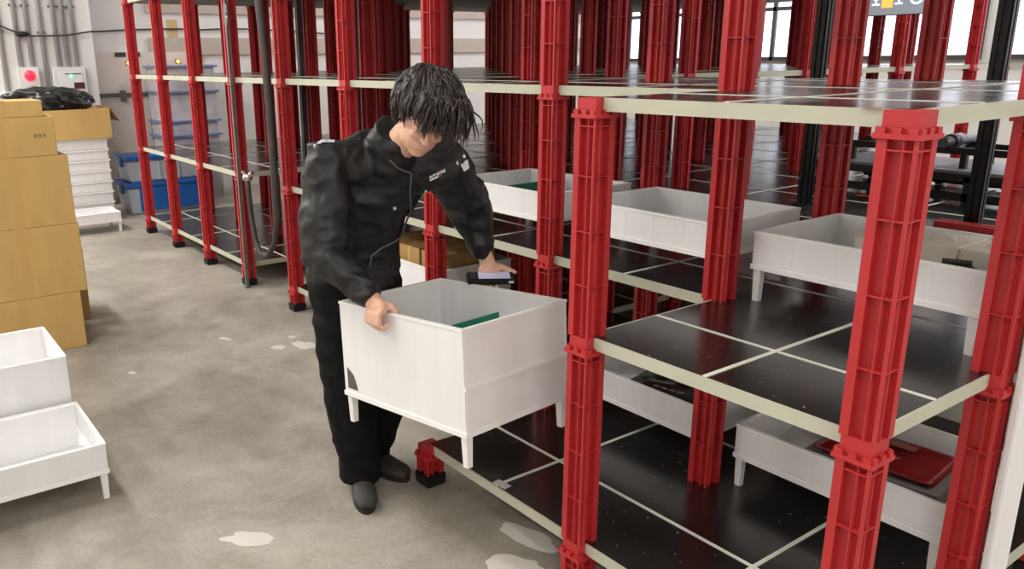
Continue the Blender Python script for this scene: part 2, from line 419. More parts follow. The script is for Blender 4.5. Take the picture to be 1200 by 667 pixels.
# ------------------------------------------------------------------ totes
def tote(name, label, L, W, H, leg, loc, rz=0, group=None, collar=False, seams=True):
    """corrugated-plastic tray on four legs; origin under its centre, L along local x"""
    t = thing(name, label, 'tote', loc, rz, group)
    th = .004; z0 = leg; z1 = leg+H
    for sy in (-1, 1):
        pn = obj('side_panel', boxmesh('side_panel', (0, 0, H/2), (L/2, th, H/2), M_TOTE, .0015, 1), t, (0, sy*(W/2-th), z0))
        if seams:
            for k in range(1, 5):
                obj('seam', boxmesh('seam', (0, 0, H/2), (.0018, th+.0008, H/2-.004), M_SEAM), pn, (-L/2+L*k/5, 0, 0))
        obj('lip', boxmesh('lip', (0, 0, 0), (L/2+.003, th+.003, .008), M_SEAM), pn, (0, 0, .008))
    for sx in (-1, 1):
        pn = obj('side_panel', boxmesh('side_panel', (0, 0, H/2), (th, W/2-2*th, H/2), M_TOTE, .0015, 1), t, (sx*(L/2-th), 0, z0))
        if seams:
            for k in range(1, 4):
                obj('seam', boxmesh('seam', (0, 0, H/2), (th+.0008, .0018, H/2-.004), M_SEAM), pn, (0, -W/2+W*k/4, 0))
        obj('lip', boxmesh('lip', (0, 0, 0), (th+.003, W/2-2*th-.004, .008), M_SEAM), pn, (0, 0, .008))
    obj('base_panel', boxmesh('base_panel', (0, 0, 0), (L/2-.008, W/2-.008, .004), M_TOTE), t, (0, 0, z0+.006))
    if collar:
        zc = z0+H*.46
        bm = bmesh.new()
        bx(bm, (L/2+.002, 0, zc), (.003, W/2, .006))
        obj('stacking_ridge', mesh('stacking_ridge', bm, M_SEAM), t)
    bm = bmesh.new()
    for sy in (-1, 1): bx(bm, (0, sy*(W/2-th), z1), (L/2+.001, th+.0025, .004))
    for sx in (-1, 1): bx(bm, (sx*(L/2-th), 0, z1), (th+.0025, W/2-2*th-.003, .004))
    obj('rim', mesh('rim', bm, M_SEAM), t)
    bm = bmesh.new(); bx(bm, (0, 0, leg/2), (.0125, .0125, leg/2), taper=.8)
    lm = mesh('leg', bm, M_TOTE2)
    for sx in (-1, 1):
        for sy in (-1, 1): obj('leg', lm, t, (sx*(L/2-.017), sy*(W/2-.017), 0))
    return t
TL, TW, TH, TLEG = .66, .48, .118, .105
def bay_tote(u, v, k, label, dx=0, dy=0):
    return tote('storage_tray', label, TL, TW, TH, TLEG, ((u+.5)*A+dx, (v+.5)*B+dy, ZL[k]+.0005), 0, 'white trays on the decks')
bay_tote(-1, 1, 1, "white tray on the middle deck behind the worker's outstretched arm, holding a green pad")
bay_tote(0, 1, 1, 'empty white tray on the middle deck between two red aisle posts')
bay_tote(1, 1, 1, 'white tray on the middle deck holding pale cartons, behind the nearest post')
tote('storage_tote', 'deep white tote on the lowest deck holding brown cartons, behind the worker', TL, TW, .285, TLEG, (-1.5*A, 1.5*B, ZL[0]+.0025), 0, 'white trays on the decks')
bay_tote(0, 1, 0, 'white tray on the lowest deck holding a black packet, behind the middle deck edge')
bay_tote(1, 1, 0, 'white tray on the lowest deck holding a dark red packet')

# carried tote (pose solved from its seven visible corners)
CLn, CWn, CH, CLEG = .61, .470, .3316, .10
CE = (-.0149, -.0706, .1217); CA = CE[2]
from mathutils import Euler
CROT = Euler(CE, 'XYZ').to_matrix()
CO = Vector((.2406, -.0753, .8034)) - CROT @ Vector((0, 0, CH+CLEG))
ctote = tote('carried_tote', 'deep white tote on legs held up by the worker, green board inside', CLn, CWn, CH, CLEG, CO, 0, None, True, False)
ctote.rotation_euler = CE
def cl(x, y, z): return CO + CROT @ Vector((x, y, z))   # carried-tote local -> world
bm = bmesh.new()
v_ = [bm.verts.new((-CLn/2+.022+a, -CWn/2-.0012, CLEG+.03+b)) for a, b in ((0, 0), (.055, 0), (.035, .05), (0, .075))]; bm.faces.new(v_)
v2_ = [bm.verts.new(v.co+Vector((0, -.001, 0))) for v in v_]; bm.faces.new(v2_)
obj('sticker', mesh('sticker', bm, mat('dark_sticker', (92, 84, 88), .5)), ctote)
ga, gb = pz(521, 384, .76), pz(584, 366, .76)
gd = (gb-ga); gl = gd.length; gz = .76-.215
o = obj('green_board', boxmesh('green_board', (0, 0, .1075), (gl/2, .004, .1075), M_GREEN), None, ((ga.x+gb.x)/2, (ga.y+gb.y)/2, gz), math.atan2(gd.y, gd.x))
tag(o, 'green board standing inside the carried white tote', 'board')

# floor totes at lower left
q = pz(127, 583, 0)
tote('storage_tray', 'low white tray on the floor at the lower left edge of the picture', TL, TW, TH, TLEG, (q.x-TW/2+.012, q.y-TL/2+.012, 0), math.pi/2, 'white totes on the aisle floor')
bm = bmesh.new(); bx(bm, (0, 0, .09), (.30, .003, .09), rot=Matrix.Rotation(.1, 3, 'X'))
tag(obj('divider_sheet', mesh('divider_sheet', bm, M_TOTE), None, (q.x-TW/2-.03, q.y-TL/2-.0, TLEG+.014), math.pi/2), 'white plastic sheet leaning inside the low floor tray', 'sheet')
R2 = .42; q2 = pz(77, 418, R2)
tote('storage_tote', 'deeper white tote on the floor behind the low tray at left edge', TL, TW, .26, .16, (q2.x-TW/2, q2.y-TL/2, 0), math.pi/2, 'white totes on the aisle floor', False, False)

# things in the trays
def item(name, label, cat, data, loc, rz=0.0, group=None): return tag(obj(name, data, None, loc, rz), label, cat, group)
def carton(name, label, L, W, H, loc, rz=0, mt=None, group=None, flap=False):
    t = thing(name, label, 'carton', loc, rz, group)
    mt = mt or M_CARD
    obj('body', boxmesh('body', (0, 0, H/2), (L/2, W/2, H/2), mt, .004, 2), t)
    obj('tape', boxmesh('tape', (0, 0, H/2+.0005), (.024 if L > .2 else .012, W/2+.0012, H/2+.001), M_CTAPE), t)
    obj('flap_line', boxmesh('flap_line', (0, 0, H+.0002), (L/2-.004, .0015, .0012), M_CARD2), t)
    return t
tz = TLEG+.012
bx0, by0 = -.5*A, 1.5*B
pa, pb = pz(592, 218, ZL[1]+.205), pz(671, 206, ZL[1]+.205); pb.x = pa.x
pl = min((pb-pa).length, .44)/2; ph = .205-tz
bm = bmesh.new(); bx(bm, (0, 0, ph/2), (.005, pl, ph/2))
for k in range(6): bx(bm, (.006, -pl*.85+k*pl*.34, ph/2), (.003, .004, ph/2-.004))
item('green_pad', "green ribbed pad standing in the tray behind the worker's arm", 'pad', mesh('green_pad', bm, M_GREENB), (pa.x, by0, ZL[1]+tz), 0)
for i, (dx, lb) in enumerate(((-.21, 'brown carton at the left in the deep tote behind the worker'), (.0, 'brown carton in the middle of the deep tote behind the worker'), (.21, 'brown carton at the right in the deep tote behind the worker'))):
    carton('small_carton', lb, .19, .34, .345, (-1.5*A+dx, 1.5*B-.02, ZL[0]+tz+.003), .02*(i-1), M_CARD2, 'brown cartons in the deep tote')
q = pz(535, 268, ZL[1]); t = thing('small_bottle', 'tiny white bottle standing on the middle deck under the outstretched arm', 'bottle', (q.x, q.y, ZL[1]+.002))
bm = bmesh.new(); tube(bm, [(0, 0, 0), (0, 0, .04), (0, 0, .046)], [.011, .011, .007], 12); obj('body', mesh('body', bm, M_WHITE), t)
bm = bmesh.new(); tube(bm, [(0, 0, .046), (0, 0, .058)], .007, 12); obj('cap', mesh('cap', bm, M_TOTE2), t)
bx1, by1 = 1.5*A, 1.5*B
def handle_carton(label, loc, L, W, H):
    t = thing('pale_carton', label, 'carton', loc, 0, 'pale cartons in the tray')
    bm = bmesh.new(); bx(bm, (0, 0, H/2), (L/2, W/2, H/2))
    bmesh.ops.bevel(bm, geom=bm.edges[:], offset=.006, segments=2, affect='EDGES'); obj('body', mesh('body', bm, M_BOXW), t)
    bm = bmesh.new(); n = 10
    prof = [(-L*.3, 0)] + [(-L*.25+L*.5*i/n, .022*math.sin(math.pi*i/n)**.5) for i in range(n+1)] + [(L*.3, 0)]
    for s in (-1, 1):
        f_ = [bm.verts.new((a, s*.004, b)) for a, b in prof]
        bm.faces.new(f_ if s < 0 else f_[::-1])
        if s < 0: keep = f_
        else:
            for i in range(len(prof)): j = (i+1) % len(prof); bm.faces.new((keep[i], f_[i], f_[j], keep[j]))
    obj('tab', mesh('tab', bm, M_BOXW), t, (0, -W*.2, H-.001))
for i, (dx, dy, h_) in enumerate(((-.06, .08, .10), (.10, .08, .115), (.24, .08, .11))):
    handle_carton('pale carton with raised tab in the middle-deck tray, %s from the left' % ORD[i], (bx1+dx, by1+dy, ZL[1]+tz), .14, .20, h_)
bm = bmesh.new(); ell(bm, (0, 0, .02), (.05, .03, .02)); bx(bm, (.0, 0, .022), (.035, .02, .022))
item('black_pouch', 'small black pouch lying in front of the pale cartons', 'pouch', mesh('black_pouch', bm, M_BLACKRUB), (bx1+.2, by1-.10, ZL[1]+tz+.05), .4)
bm = bmesh.new(); bx(bm, (0, 0, .024), (.13, .09, .024)); item('pale_card_block', 'pale flat pack under the black pouch in the middle-deck tray', 'pack', mesh('pack', bm, M_BOXW), (bx1+.17, by1-.11, ZL[1]+tz))
def packet(name, label, L, W, mt, loc, rz):
    bm = bmesh.new(); n = 14
    grid = {}
    for s in (1, -1):
        for i in range(n+1):
            for j in range(n+1):
                if s < 0 and (i in (0, n) or j in (0, n)): grid[s, i, j] = grid[1, i, j]; continue
                a, b = i/n*2-1, j/n*2-1
                h = (max(0, (1-a**4)*(1-b**4)))**.5*.022*(1 if s > 0 else .3)
                h *= .7+.6*noise.noise(Vector((a*2.3, b*2.3, s)))+.3*noise.noise(Vector((a*7, b*7, s)))
                grid[s, i, j] = bm.verts.new((a*L/2, b*W/2, .012+s*max(.001, abs(h))))
    for s in (1, -1):
        for i in range(n):
            for j in range(n):
                f_ = [grid[s, i, j], grid[s, i+1, j], grid[s, i+1, j+1], grid[s, i, j+1]]
                f = bm.faces.new(f_ if s > 0 else f_[::-1]); f.smooth = True
    t = thing(name, label, 'packet', loc, rz)
    obj('film', mesh('film', bm, mt), t)
    for k in range(4): obj('print', boxmesh('print', (-.06+k*.035, -W*.22, .034), (.012, .006, .0008), mat('packet_print', (150, 90, 88), .5)), t)
    obj('print', boxmesh('print', (.02, W*.15, .036), (.05, .018, .0008), MATS['packet_print']), t)
packet('red_packet', 'shiny dark red plastic packet lying in the lowest-deck tray at right', .36, .26, M_BAGRED, (bx1+.04, by1+.02, ZL[0]+tz+.06), .1)
bm = bmesh.new(); bx(bm, (0, 0, .03), (.2, .15, .03)); item('grey_pack', 'flat pack lying under the dark red packet', 'pack', mesh('grey_pack', bm, mat('grey_pack', (120, 112, 108), .7)), (bx1+.04, by1+.02, ZL[0]+tz), .1)
packet('black_packet', 'black plastic packet lying in the lowest-deck tray behind the middle post', .40, .28, M_BAGBLK, (.5*A+.02, by1+.02, ZL[0]+tz), .2)
q = pz(1135, 268, ZL[1]+.03)
bm = bmesh.new(); bx(bm, (0, 0, .012), (.13, .03, .012)); bx(bm, (0, .024, .03), (.13, .006, .02))
bx(bm, (0, -.024, .03), (.13, .006, .02))
item('red_rail', 'red plastic channel lying on the middle deck behind the carton tray', 'channel', mesh('red_rail', bm, M_RED), (q.x, q.y, ZL[1]+.001), 0)
q = pz(1012, 230, ZL[1])
item('red_sticker', 'small red sticker on the middle deck before the machine', 'sticker', boxmesh('red_sticker', (0, 0, .001), (.04, .02, .0006), mat('red_sticker', (190, 60, 50), .5)), (q.x, q.y, ZL[1]+.002), .2)
q = pz(1022, 127, ZL[2])
item('orange_sticker', 'small orange sticker on the upper deck beside the nearest post cap', 'sticker', boxmesh('orange_sticker', (0, 0, .001), (.02, .008, .0006), mat('orange_sticker', (190, 130, 90), .5)), (q.x, q.y, ZL[2]+.0012), 0)

# white board at right between the last two posts
wb0, wb1 = .603, pxp(1181, 660, 1.666).y
bm = bmesh.new(); bx(bm, (0, 0, .66), (.009, (wb1-wb0)/2, .66))
bmesh.ops.bevel(bm, geom=bm.edges[:], offset=.003, segments=2, affect='EDGES')
tag(obj('white_board', mesh('white_board', bm, M_TOTE), None, (1.657, (wb0+wb1)/2, 0.0)), 'tall white board standing at the right edge beside the last post', 'board')

# machine on the middle deck in the opening, and the screen above
mt_ = thing('lift_machine', 'black framed machine with grey plate and rollers behind the poles', 'machine', (.30, 5.6*B, ZL[1]+.002))
def mpart(n, parts, mt):
    bm = bmesh.new()
    for c, h in parts: bx(bm, c, h)
    obj(n, mesh(n, bm, mt), mt_)
mpart('base_frame', [((0, -.3, .03), (.65, .02, .02)), ((0, .3, .03), (.65, .02, .02)), ((0, -.3, .13), (.65, .02, .02)), ((0, .3, .13), (.65, .02, .02)), ((-.63, 0, .13), (.02, .3, .02)), ((.63, 0, .13), (.02, .3, .02))], M_BLACKMET)
for x_ in (-.6, -.2, .2, .6):
    for y_ in (-.3, .3): mpart('leg', [((x_, y_, .07), (.02, .02, .07))], M_BLACKMET)
mpart('plate', [((0, 0, .155), (.62, .28, .006))], mat('machine_plate', (128, 128, 134), .4, metal=.3))
for y_ in (-.16, .16): mpart('rail', [((0, y_, .25), (.6, .018, .018))], M_BLACKMET)
for x_ in (-.5, .1, .5):
    for y_ in (-.16, .16): mpart('rail_support', [((x_, y_, .2), (.015, .015, .045))], M_BLACKMET)
for x_ in (-.35, .0, .35):
    bm = bmesh.new(); tube(bm, [(x_, -.2, .29), (x_, .2, .29)], .028, 12); tube(bm, [(x_, -.12, .29), (x_, .0, .29)], .042, 12)
    obj('roller', mesh('roller', bm, mat('roller_metal', (84, 84, 88), .3, metal=.7)), mt_)
sc0 = thing('monitor', 'dark grey hanging screen with white and orange icons at the top edge', 'monitor')
SY = 5.5*B
a_, b_ = py(1014, 17, SY), py(1092, 21, SY)
w_ = (b_.x-a_.x); sc0.location = ((a_.x+b_.x)/2, SY, a_.z-.012)
obj('housing', boxmesh('housing', (.03, .02, .18), (w_/2+.036, .016, .18), M_DGREY, .003), sc0)
obj('screen', boxmesh('screen', (.03, 0, .18), (w_/2+.033, .004, .176), mat('screen_glass', (104, 108, 116), .3, emit=(120, 124, 130), estr=1.0)), sc0)
M_ICO = mat('icon_white', (230, 240, 255), .4, emit=(220, 232, 255), estr=1.1); M_ICOO = mat('icon_orange', (255, 176, 80), .4, emit=(255, 176, 80), estr=1)
u_ = w_/78
for c_, m__ in (((-27, 27), M_ICO), ((0, 27), M_ICO)):
    bm = bmesh.new(); bx(bm, (c_[0]*u_, -.006, (c_[1]-14)*u_), (4.5*u_, .001, 1*u_)); bx(bm, (c_[0]*u_, -.006, (c_[1]-7)*u_), (1*u_, .001, 7*u_)); bx(bm, (c_[0]*u_, -.006, (c_[1]-8)*u_), (3.5*u_, .001, .8*u_))
    obj('icon', mesh('icon', bm, m__), sc0)
bm = bmesh.new(); bx(bm, (-13.5*u_, -.006, 18*u_), (6.5*u_, .001, 9*u_)); obj('icon', mesh('icon', bm, M_ICOO), sc0)
bm = bmesh.new(); tube(bm, [(20*u_+7*u_*math.cos(a), -.006, 20*u_+8*u_*math.sin(a)) for a in [2*math.pi*k/24 for k in range(25)]], 1.3*u_, 6, False); obj('icon', mesh('icon', bm, M_ICO), sc0)

# ------------------------------------------------------------------ left: cartons, bag, stacked totes, containers, wall gear
CX = pz(98, 406, 0).x                                   # front faces stand in the plane x = CX
zb_ = 0.0
for lb, top_px, W, D in (('bottom brown carton of the stack at the left edge', (94, 341), .62, .44), ('second brown carton from the floor in the left stack', (92, 261), .60, .42),
                         ('third brown carton from the floor in the left stack', (79, 181), .56, .42), ('wide flat brown carton fourth from the floor in the left stack', (62, 136), .54, .40),
                         ('small flat brown carton on top of the left stack', (48, 117), .40, .26)):
    e = pxp(top_px[0], top_px[1], CX)
    co = carton('shipping_carton', lb, W, D, e.z-zb_-.001, (CX-D/2, e.y-W/2, zb_+.0006), math.pi/2, None, 'brown cartons stacked at the left edge')
    if top_px[0] == 62:
        for k in range(3): obj('print', boxmesh('print', (W/2-.10+k*.022, -D/2-.0008, (e.z-zb_)*.52), (.007, .0006, .009), mat('carton_print', (150, 124, 82), .8)), bpy.context.scene.objects[co.name])
    zb_ = e.z
e = pxp(100, 312, CX-.5)
carton('shipping_carton', 'brown carton mostly hidden behind the left carton stack', .5, .4, pxp(99, 291, CX-.5).z, (CX-.5-.22, e.y-.25, 0), math.pi/2, M_CARD2, 'brown cartons stacked at the left edge')

# white tote stack with open carton and black bag near the wall
qf = pz(143, 271, 0)
tote('floor_tray', 'small white tray on legs on the floor before the white stack near the wall', .62, .40, .09, .10, (qf.x-.2, qf.y-.30, 0), math.pi/2)
bm = bmesh.new(); ell(bm, (0, 0, .03), (.07, .05, .03)); bx(bm, (.08, .03, .02), (.05, .04, .02))
item('scrap_pile', 'crumpled white scraps lying in the small tray near the wall', 'scraps', mesh('scraps', bm, M_WHITE), (qf.x-.2, qf.y-.32, .115))
sx_, sy0, sy1 = -6.75, pxp(66, 200, -6.45).y, pxp(131, 200, -6.45).y
H0 = pxp(100, 163, -6.45).z
nst = 8
for k in range(nst):
    t = thing('stacked_tray', 'white plastic tray in the stack near the wall, %s from the floor' % ORD[k], 'tray', (sx_, (sy0+sy1)/2, k*H0/nst), group='white trays stacked near the wall')
    W_ = (sy1-sy0); hh = H0/nst
    obj('body', boxmesh('body', (0, 0, hh*.46), (.29, W_/2-.01, hh*.46), M_TOTE, .006), t)
    obj('lip', boxmesh('lip', (0, 0, hh*.9), (.30, W_/2, hh*.08), M_SEAM), t)
oc = thing('open_carton', 'wide brown open carton on top of the white tray stack near the wall', 'carton', (sx_, (sy0+sy1)/2-.12, H0+.001), 0)
W2 = (sy1-sy0)/2+.16; hc = pxp(100, 128, -6.45).z-H0
for c_, h_ in (((.32, 0, hc/2), (.004, W2, hc/2)), ((-.32, 0, hc/2), (.004, W2, hc/2)), ((0, W2, hc/2), (.32, .004, hc/2)), ((0, -W2, hc/2), (.32, .004, hc/2)), ((0, 0, .004), (.32, W2, .004))):
    obj('panel', boxmesh('panel', c_, h_, M_CARD), oc)
bm = bmesh.new(); bx(bm, (0, .05, -.06), (.30, .003, .085), rot=Matrix.Rotation(.55, 3, 'X')); obj('flap', mesh('flap', bm, M_CARD2), oc, (0, W2+.004, hc))
bm = bmesh.new(); bmesh.ops.create_icosphere(bm, subdivisions=5, radius=1)
for v in bm.verts:
    n_ = v.co.copy()
    r_ = 1+.35*noise.noise(n_*1.6+Vector((3, 1, 2)))+.14*noise.noise(n_*5)+.06*abs(noise.noise(n_*14))
    v.co = Vector((n_.x*.26*r_, n_.y*.40*r_, max(-.08, n_.z*.17*r_+.04)))
bg = item('refuse_bag', 'shiny crumpled black refuse bag heaped in the open carton near the wall', 'bag', mesh('refuse_bag', bm, M_BAGBLK, True), (sx_, (sy0+sy1)/2-.22, H0+hc+.02))

def container(label, loc, L, W, H, bodym, lidm, group):
    t = thing('storage_container', label, 'container', loc, 0, group)
    bm = bmesh.new(); bx(bm, (0, 0, H/2), (W/2, L/2, H/2), taper=.93)
    bmesh.ops.bevel(bm, geom=bm.edges[:], offset=.02, segments=3, affect='EDGES'); obj('body', mesh('body', bm, bodym), t)
    obj('lid', boxmesh('lid', (0, 0, H+.02), (W/2+.015, L/2+.015, .022), lidm, .01), t)
    for s in (-1, 1): obj('clip', boxmesh('clip', (0, s*(L/2+.012), H-.02), (.06, .012, .06), lidm, .004), t)
    for k in range(4 if lidm is not bodym and H < .28 else 0): obj('rib', boxmesh('rib', (W/2-.004, -L*.36+k*L*.24, H/2), (.008, .012, H*.42), bodym, .003), t)
    return t
b0 = pz(155, 254, 0); b1 = pz(243, 243, 0); bl = .92
bcx, bcy = b0.x-.28, b0.y+bl/2
bc = container('blue storage container with grey end on the floor behind the far left posts', (bcx, bcy, 0), bl, .5, .30, M_CLEAR, M_BLUE, 'storage containers near the wall')
obj('front_panel', boxmesh('front_panel', (.25, .05, .165), (.006, bl*.43, .125), M_BLUE, .003), bc)
container('cloudy storage container with blue lid stacked on the blue one', (bcx, bcy, .345), bl-.04, .46, .24, M_CLEAR, M_BLUE, 'storage containers near the wall')
# wrapped pallet load with blue straps
wy0, wy1 = pxp(199, 120, -7.3).y, pxp(233, 120, -7.3).y
t = thing('wrapped_load', 'film-wrapped grey load with blue straps standing behind the containers', 'load', (-7.5, (wy0+wy1)/2+.05, 0))
wt = pxp(210, 76, -7.2).z
bm = bmesh.new(); bx(bm, (0, 0, wt/2), (.25, .32, wt/2)); bmesh.ops.subdivide_edges(bm, edges=bm.edges[:], cuts=10, use_grid_fill=True)
for v in bm.verts: v.co += Vector((noise.noise(v.co*5), noise.noise(v.co*5+Vector((9, 0, 0))), 0))*.025
obj('film', mesh('film', bm, mat('wrap_film', (190, 184, 188), .25, var=.12, scale=7, bump=.5, bscale=9)), t)
for py_ in (78, 108, 143, 160):
    z_ = pxp(212, py_, -7.2).z; obj('strap', boxmesh('strap', (0, 0, z_), (.28, .35, .011), mat('strap_blue', (110, 124, 168), .5)), t)

# conduits on the pier
def onp(x, y): return pxp(x, y, PIER+.03)
for i, (x0_, y0_, x1_, y1_) in enumerate(((-6, 0, 9, 108), (13, 0, 25, 78), (28, 0, 38, 78), (44, 0, 57, 108), (60, 0, 69, 78), (71, 0, 79, 78), (82, 0, 90, 78))):
    a = onp(x0_, y0_); b = onp(x1_, y1_); yb = (a.y+b.y)/2
    t = thing('conduit_pipe', 'grey conduit pipe on the left wall, %s from the left edge' % ORD[i], 'pipe', (PIER+.03, yb, b.z), group='grey conduits on the left wall')
    bm = bmesh.new(); tube(bm, [(0, 0, 0), (0, 0, ZC-b.z)], .024, 10); obj('pipe', mesh('pipe', bm, M_PIPE), t)
    obj('clamp', boxmesh('clamp', (-.012, 0, .62), (.018, .04, .012), M_GREYMET), t)
def panel(label, name, x0_, y0_, x1_, y1_):
    a = onp(x0_, y0_); b = onp(x1_, y1_); c = (a+b)/2
    t = thing(name, label, 'wall box', (PIER, c.y, c.z)); hy_, hz_ = abs(b.y-a.y)/2, abs(a.z-b.z)/2
    obj('casing', boxmesh('casing', (.04, 0, 0), (.04, hy_, hz_), mat('box_paint', (214, 214, 214), .5), .006), t)
    return t, hy_, hz_
t, hy_, hz_ = panel('white alarm box with glowing red lamp on the left wall', 'alarm_box', 19, 79, 50, 122)
M_ALARM = mat('alarm_lamp', (255, 40, 60), .3, emit=(255, 30, 50), estr=2.2)
bm = bmesh.new(); ell(bm, (.085, 0, 0), (.03, .056, .056)); obj('lamp', mesh('lamp', bm, M_ALARM), t, (0, .01, hz_*.55))
bm = bmesh.new(); tube(bm, [(.08, 0, 0), (.084, 0, 0)], .06, 20); obj('sounder', mesh('sounder', bm, mat('sounder', (196, 196, 196), .6)), t, (0, .01, -hz_*.2))
t, hy_, hz_ = panel('white control panel box with small display beside the alarm box', 'control_panel', 60, 79, 104, 122)
obj('inner_plate', boxmesh('inner_plate', (.083, hy_*.05, hz_*.1), (.004, hy_*.68, hz_*.65), mat('plate', (224, 224, 224), .4)), t)
obj('display', boxmesh('display', (.089, hy_*.5, hz_*.02), (.003, hy_*.32, hz_*.17), mat('display', (70, 40, 46), .2, emit=(90, 30, 40), estr=.3)), t)
obj('indicator', boxmesh('indicator', (.089, hy_*.06, hz_*.55), (.004, .012, .012), mat('green_led', (120, 255, 170), .3, emit=(90, 255, 150), estr=4)), t)
obj('trim_bar', boxmesh('trim_bar', (.088, hy_*.2, hz_*.65), (.002, hy_*.5, .006), M_GREYMET), t)
t, hy_, hz_ = panel('small white junction box at the left end of the wall', 'junction_box', 4, 108, 16, 124)
# sagging cable along wall
cpts = [(-14, 26), (0, 30), (14, 36), (24, 40), (38, 42), (60, 42), (80, 41), (106, 37)]
bm = bmesh.new(); tube(bm, [pxp(x, y, PIER+.06) for x, y in cpts] + [pxp(x, y, X0+.03) for x, y in ((112, 37), (150, 35), (190, 34), (215, 34), (235, 35), (258, 34), (300, 34), (345, 37), (390, 40))], .010, 6)
tag(obj('wall_cable', mesh('wall_cable', bm, M_DGREY)), 'thin dark cable strung along the left wall across the conduits', 'cable')
bm = bmesh.new(); ell(bm, pxp(26, 40, PIER+.07), (.03, .07, .03)); tag(obj('cable_joint', mesh('cable_joint', bm, M_BLACKRUB)), 'dark bulky joint on the wall cable above the alarm lamp', 'joint')
for i, (x, y, w2, h2, lb) in enumerate(((202, 33, .06, .10, 'left'), (235, 60, .04, .14, 'right'))):
    q = pxp(x, y, X0+.012); tag(obj('paper_note', boxmesh('paper_note', (0, 0, 0), (.004, w2, h2), mat('tan_tape', (206, 178, 126), .7)), None, (X0+.006, q.y, q.z)), 'tan paper patch on the left wall, %s of the two' % lb, 'patch', 'tan patches on the wall')

# floor repair patches
def blob(x, y, rx, ry, seed, rot):
    c = pz(x, y, 0); bm = bmesh.new(); n = 40; top = []
    for k in range(n):
        a = 2*math.pi*k/n; r = 1+.55*noise.noise(Vector((math.cos(a)*1.3, math.sin(a)*1.3, seed)))
        v = Matrix.Rotation(rot, 2) @ Vector((rx*r*math.cos(a), ry*r*math.sin(a)))
        top.append(bm.verts.new((v.x, v.y, .0009)))
    bm.faces.new(top)
    o = obj('floor_patch', mesh('floor_patch', bm, mat('pale_screed', (212, 208, 198), .45, var=.05)), bpy.data.objects['floor'], (c.x, c.y, 0))
for a in ((290, 631, .09, .045, 1.2, .9), (612, 628, .12, .05, 4.7, .3), (600, 662, .10, .05, 8.1, .8), (357, 404, .09, .05, 2.9, .4), (327, 407, .05, .03, 6.3, .2), (342, 395, .03, .02, 5, 0), (155, 437, .03, .018, 3.3, 0), (264, 397, .05, .02, 7.7, .4)): blob(*a)

# ------------------------------------------------------------------ worker
def bake(bm, voxel, smooth=6, noise_amp=0.0, noise_sc=8.0, seed=0.0):
    """union of the closed shapes in bm: voxel remesh + smoothing, returned as one continuous mesh"""
    me = bpy.data.meshes.new('tmp'); bm.normal_update(); bm.to_mesh(me); bm.free()
    o = bpy.data.objects.new('tmp', me); COL.objects.link(o)
    r = o.modifiers.new('r', 'REMESH'); r.mode = 'VOXEL'; r.voxel_size = voxel
    if smooth:
        k = o.modifiers.new('s', 'SMOOTH'); k.iterations = smooth; k.factor = .5
    dg = bpy.context.evaluated_depsgraph_get(); dg.update()
    out = bpy.data.meshes.new_from_object(o.evaluated_get(dg))
    bpy.data.objects.remove(o); bpy.data.meshes.remove(me)
    if noise_amp:
        ns = [v.normal.copy() for v in out.vertices]
        for v, n in zip(out.vertices, ns):
            p = v.co*noise_sc + Vector((seed, 0, 0))
            d = .55*noise.noise(p) + .45*(.55-2.2*abs(noise.noise(Vector((p.x*.8, p.y*.8, p.z*1.5)))))  + .25*(.5-2*abs(noise.noise(p*2.3+Vector((5, 0, 0)))))
            v.co += n*d*noise_amp
    for pl in out.polygons: pl.use_smooth = True
    return out
def loft(bm, secs, n=20):
    """secs: (centre, lateral dir, half width, depth dir, half depth)"""
    rings = []
    for c, l, a, d, b in secs:
        c, l, d = Vector(c), Vector(l).normalized(), Vector(d).normalized()
        rings.append([bm.verts.new(c + l*a*math.cos(t) + d*b*math.sin(t)) for t in [2*math.pi*k/n for k in range(n)]])
    for a, b in zip(rings, rings[1:]):
        for k in range(n): bm.faces.new((a[k], a[(k+1) % n], b[(k+1) % n], b[k]))
    bm.faces.new(rings[0][::-1]); bm.faces.new(rings[-1])
    bmesh.ops.recalc_face_normals(bm, faces=bm.faces[:])
def V3(*a): return Vector(a)

hipR, hipL = V3(-.20, -.26, .82), V3(-.23, -.10, .82)
kneR, kneL = V3(-.125, -.275, .43), V3(-.115, -.095, .45)
ankR, ankL = V3(-.115, -.245, .09), V3(-.235, -.125, .09)
shR, shL = V3(-.085, -.335, 1.268), V3(.06, .04, 1.232)
elR = V3(-.02, -.40, .965)
e_ = CROT @ V3(1, 0, 0); o_ = CROT @ V3(0, -1, 0); zz = V3(0, 0, 1)
GR = pz(464, 367, .79)
GR = cl((GR-cl(0, 0, CLEG+CH)).dot(e_), -CWn/2+.004, CLEG+CH)
wrR = GR - e_*.050 + zz*.060 + o_*.022
elL = V3(-.005, .205, 1.045)
PHC = py(575, 326, .215)                       # phone centre
wrL = py(566, 292, .225)
neck = V3(.03, -.15, 1.285)
HC = py(498, 134, -.14)                        # head centre
HF = V3(.76, -.40, -.52).normalized()          # where the face points
HU = V3(.52, .02, .80); HU = (HU - HF*HU.dot(HF)).normalized()
HS_ = HU.cross(HF)                             # towards his left side
person = thing('person', 'person in black work clothes bending over a white tote, holding a handheld terminal', 'person', (-.18, -.17, 0))
PINV = Matrix.Translation((.18, .17, 0))
def pobj(name, me, parent=None):
    me.transform(PINV); return obj(name, me, parent or person)
def hl(f, s, u): return HC + HF*f + HS_*s + HU*u
HR = Matrix((HF, HS_, HU)).transposed()

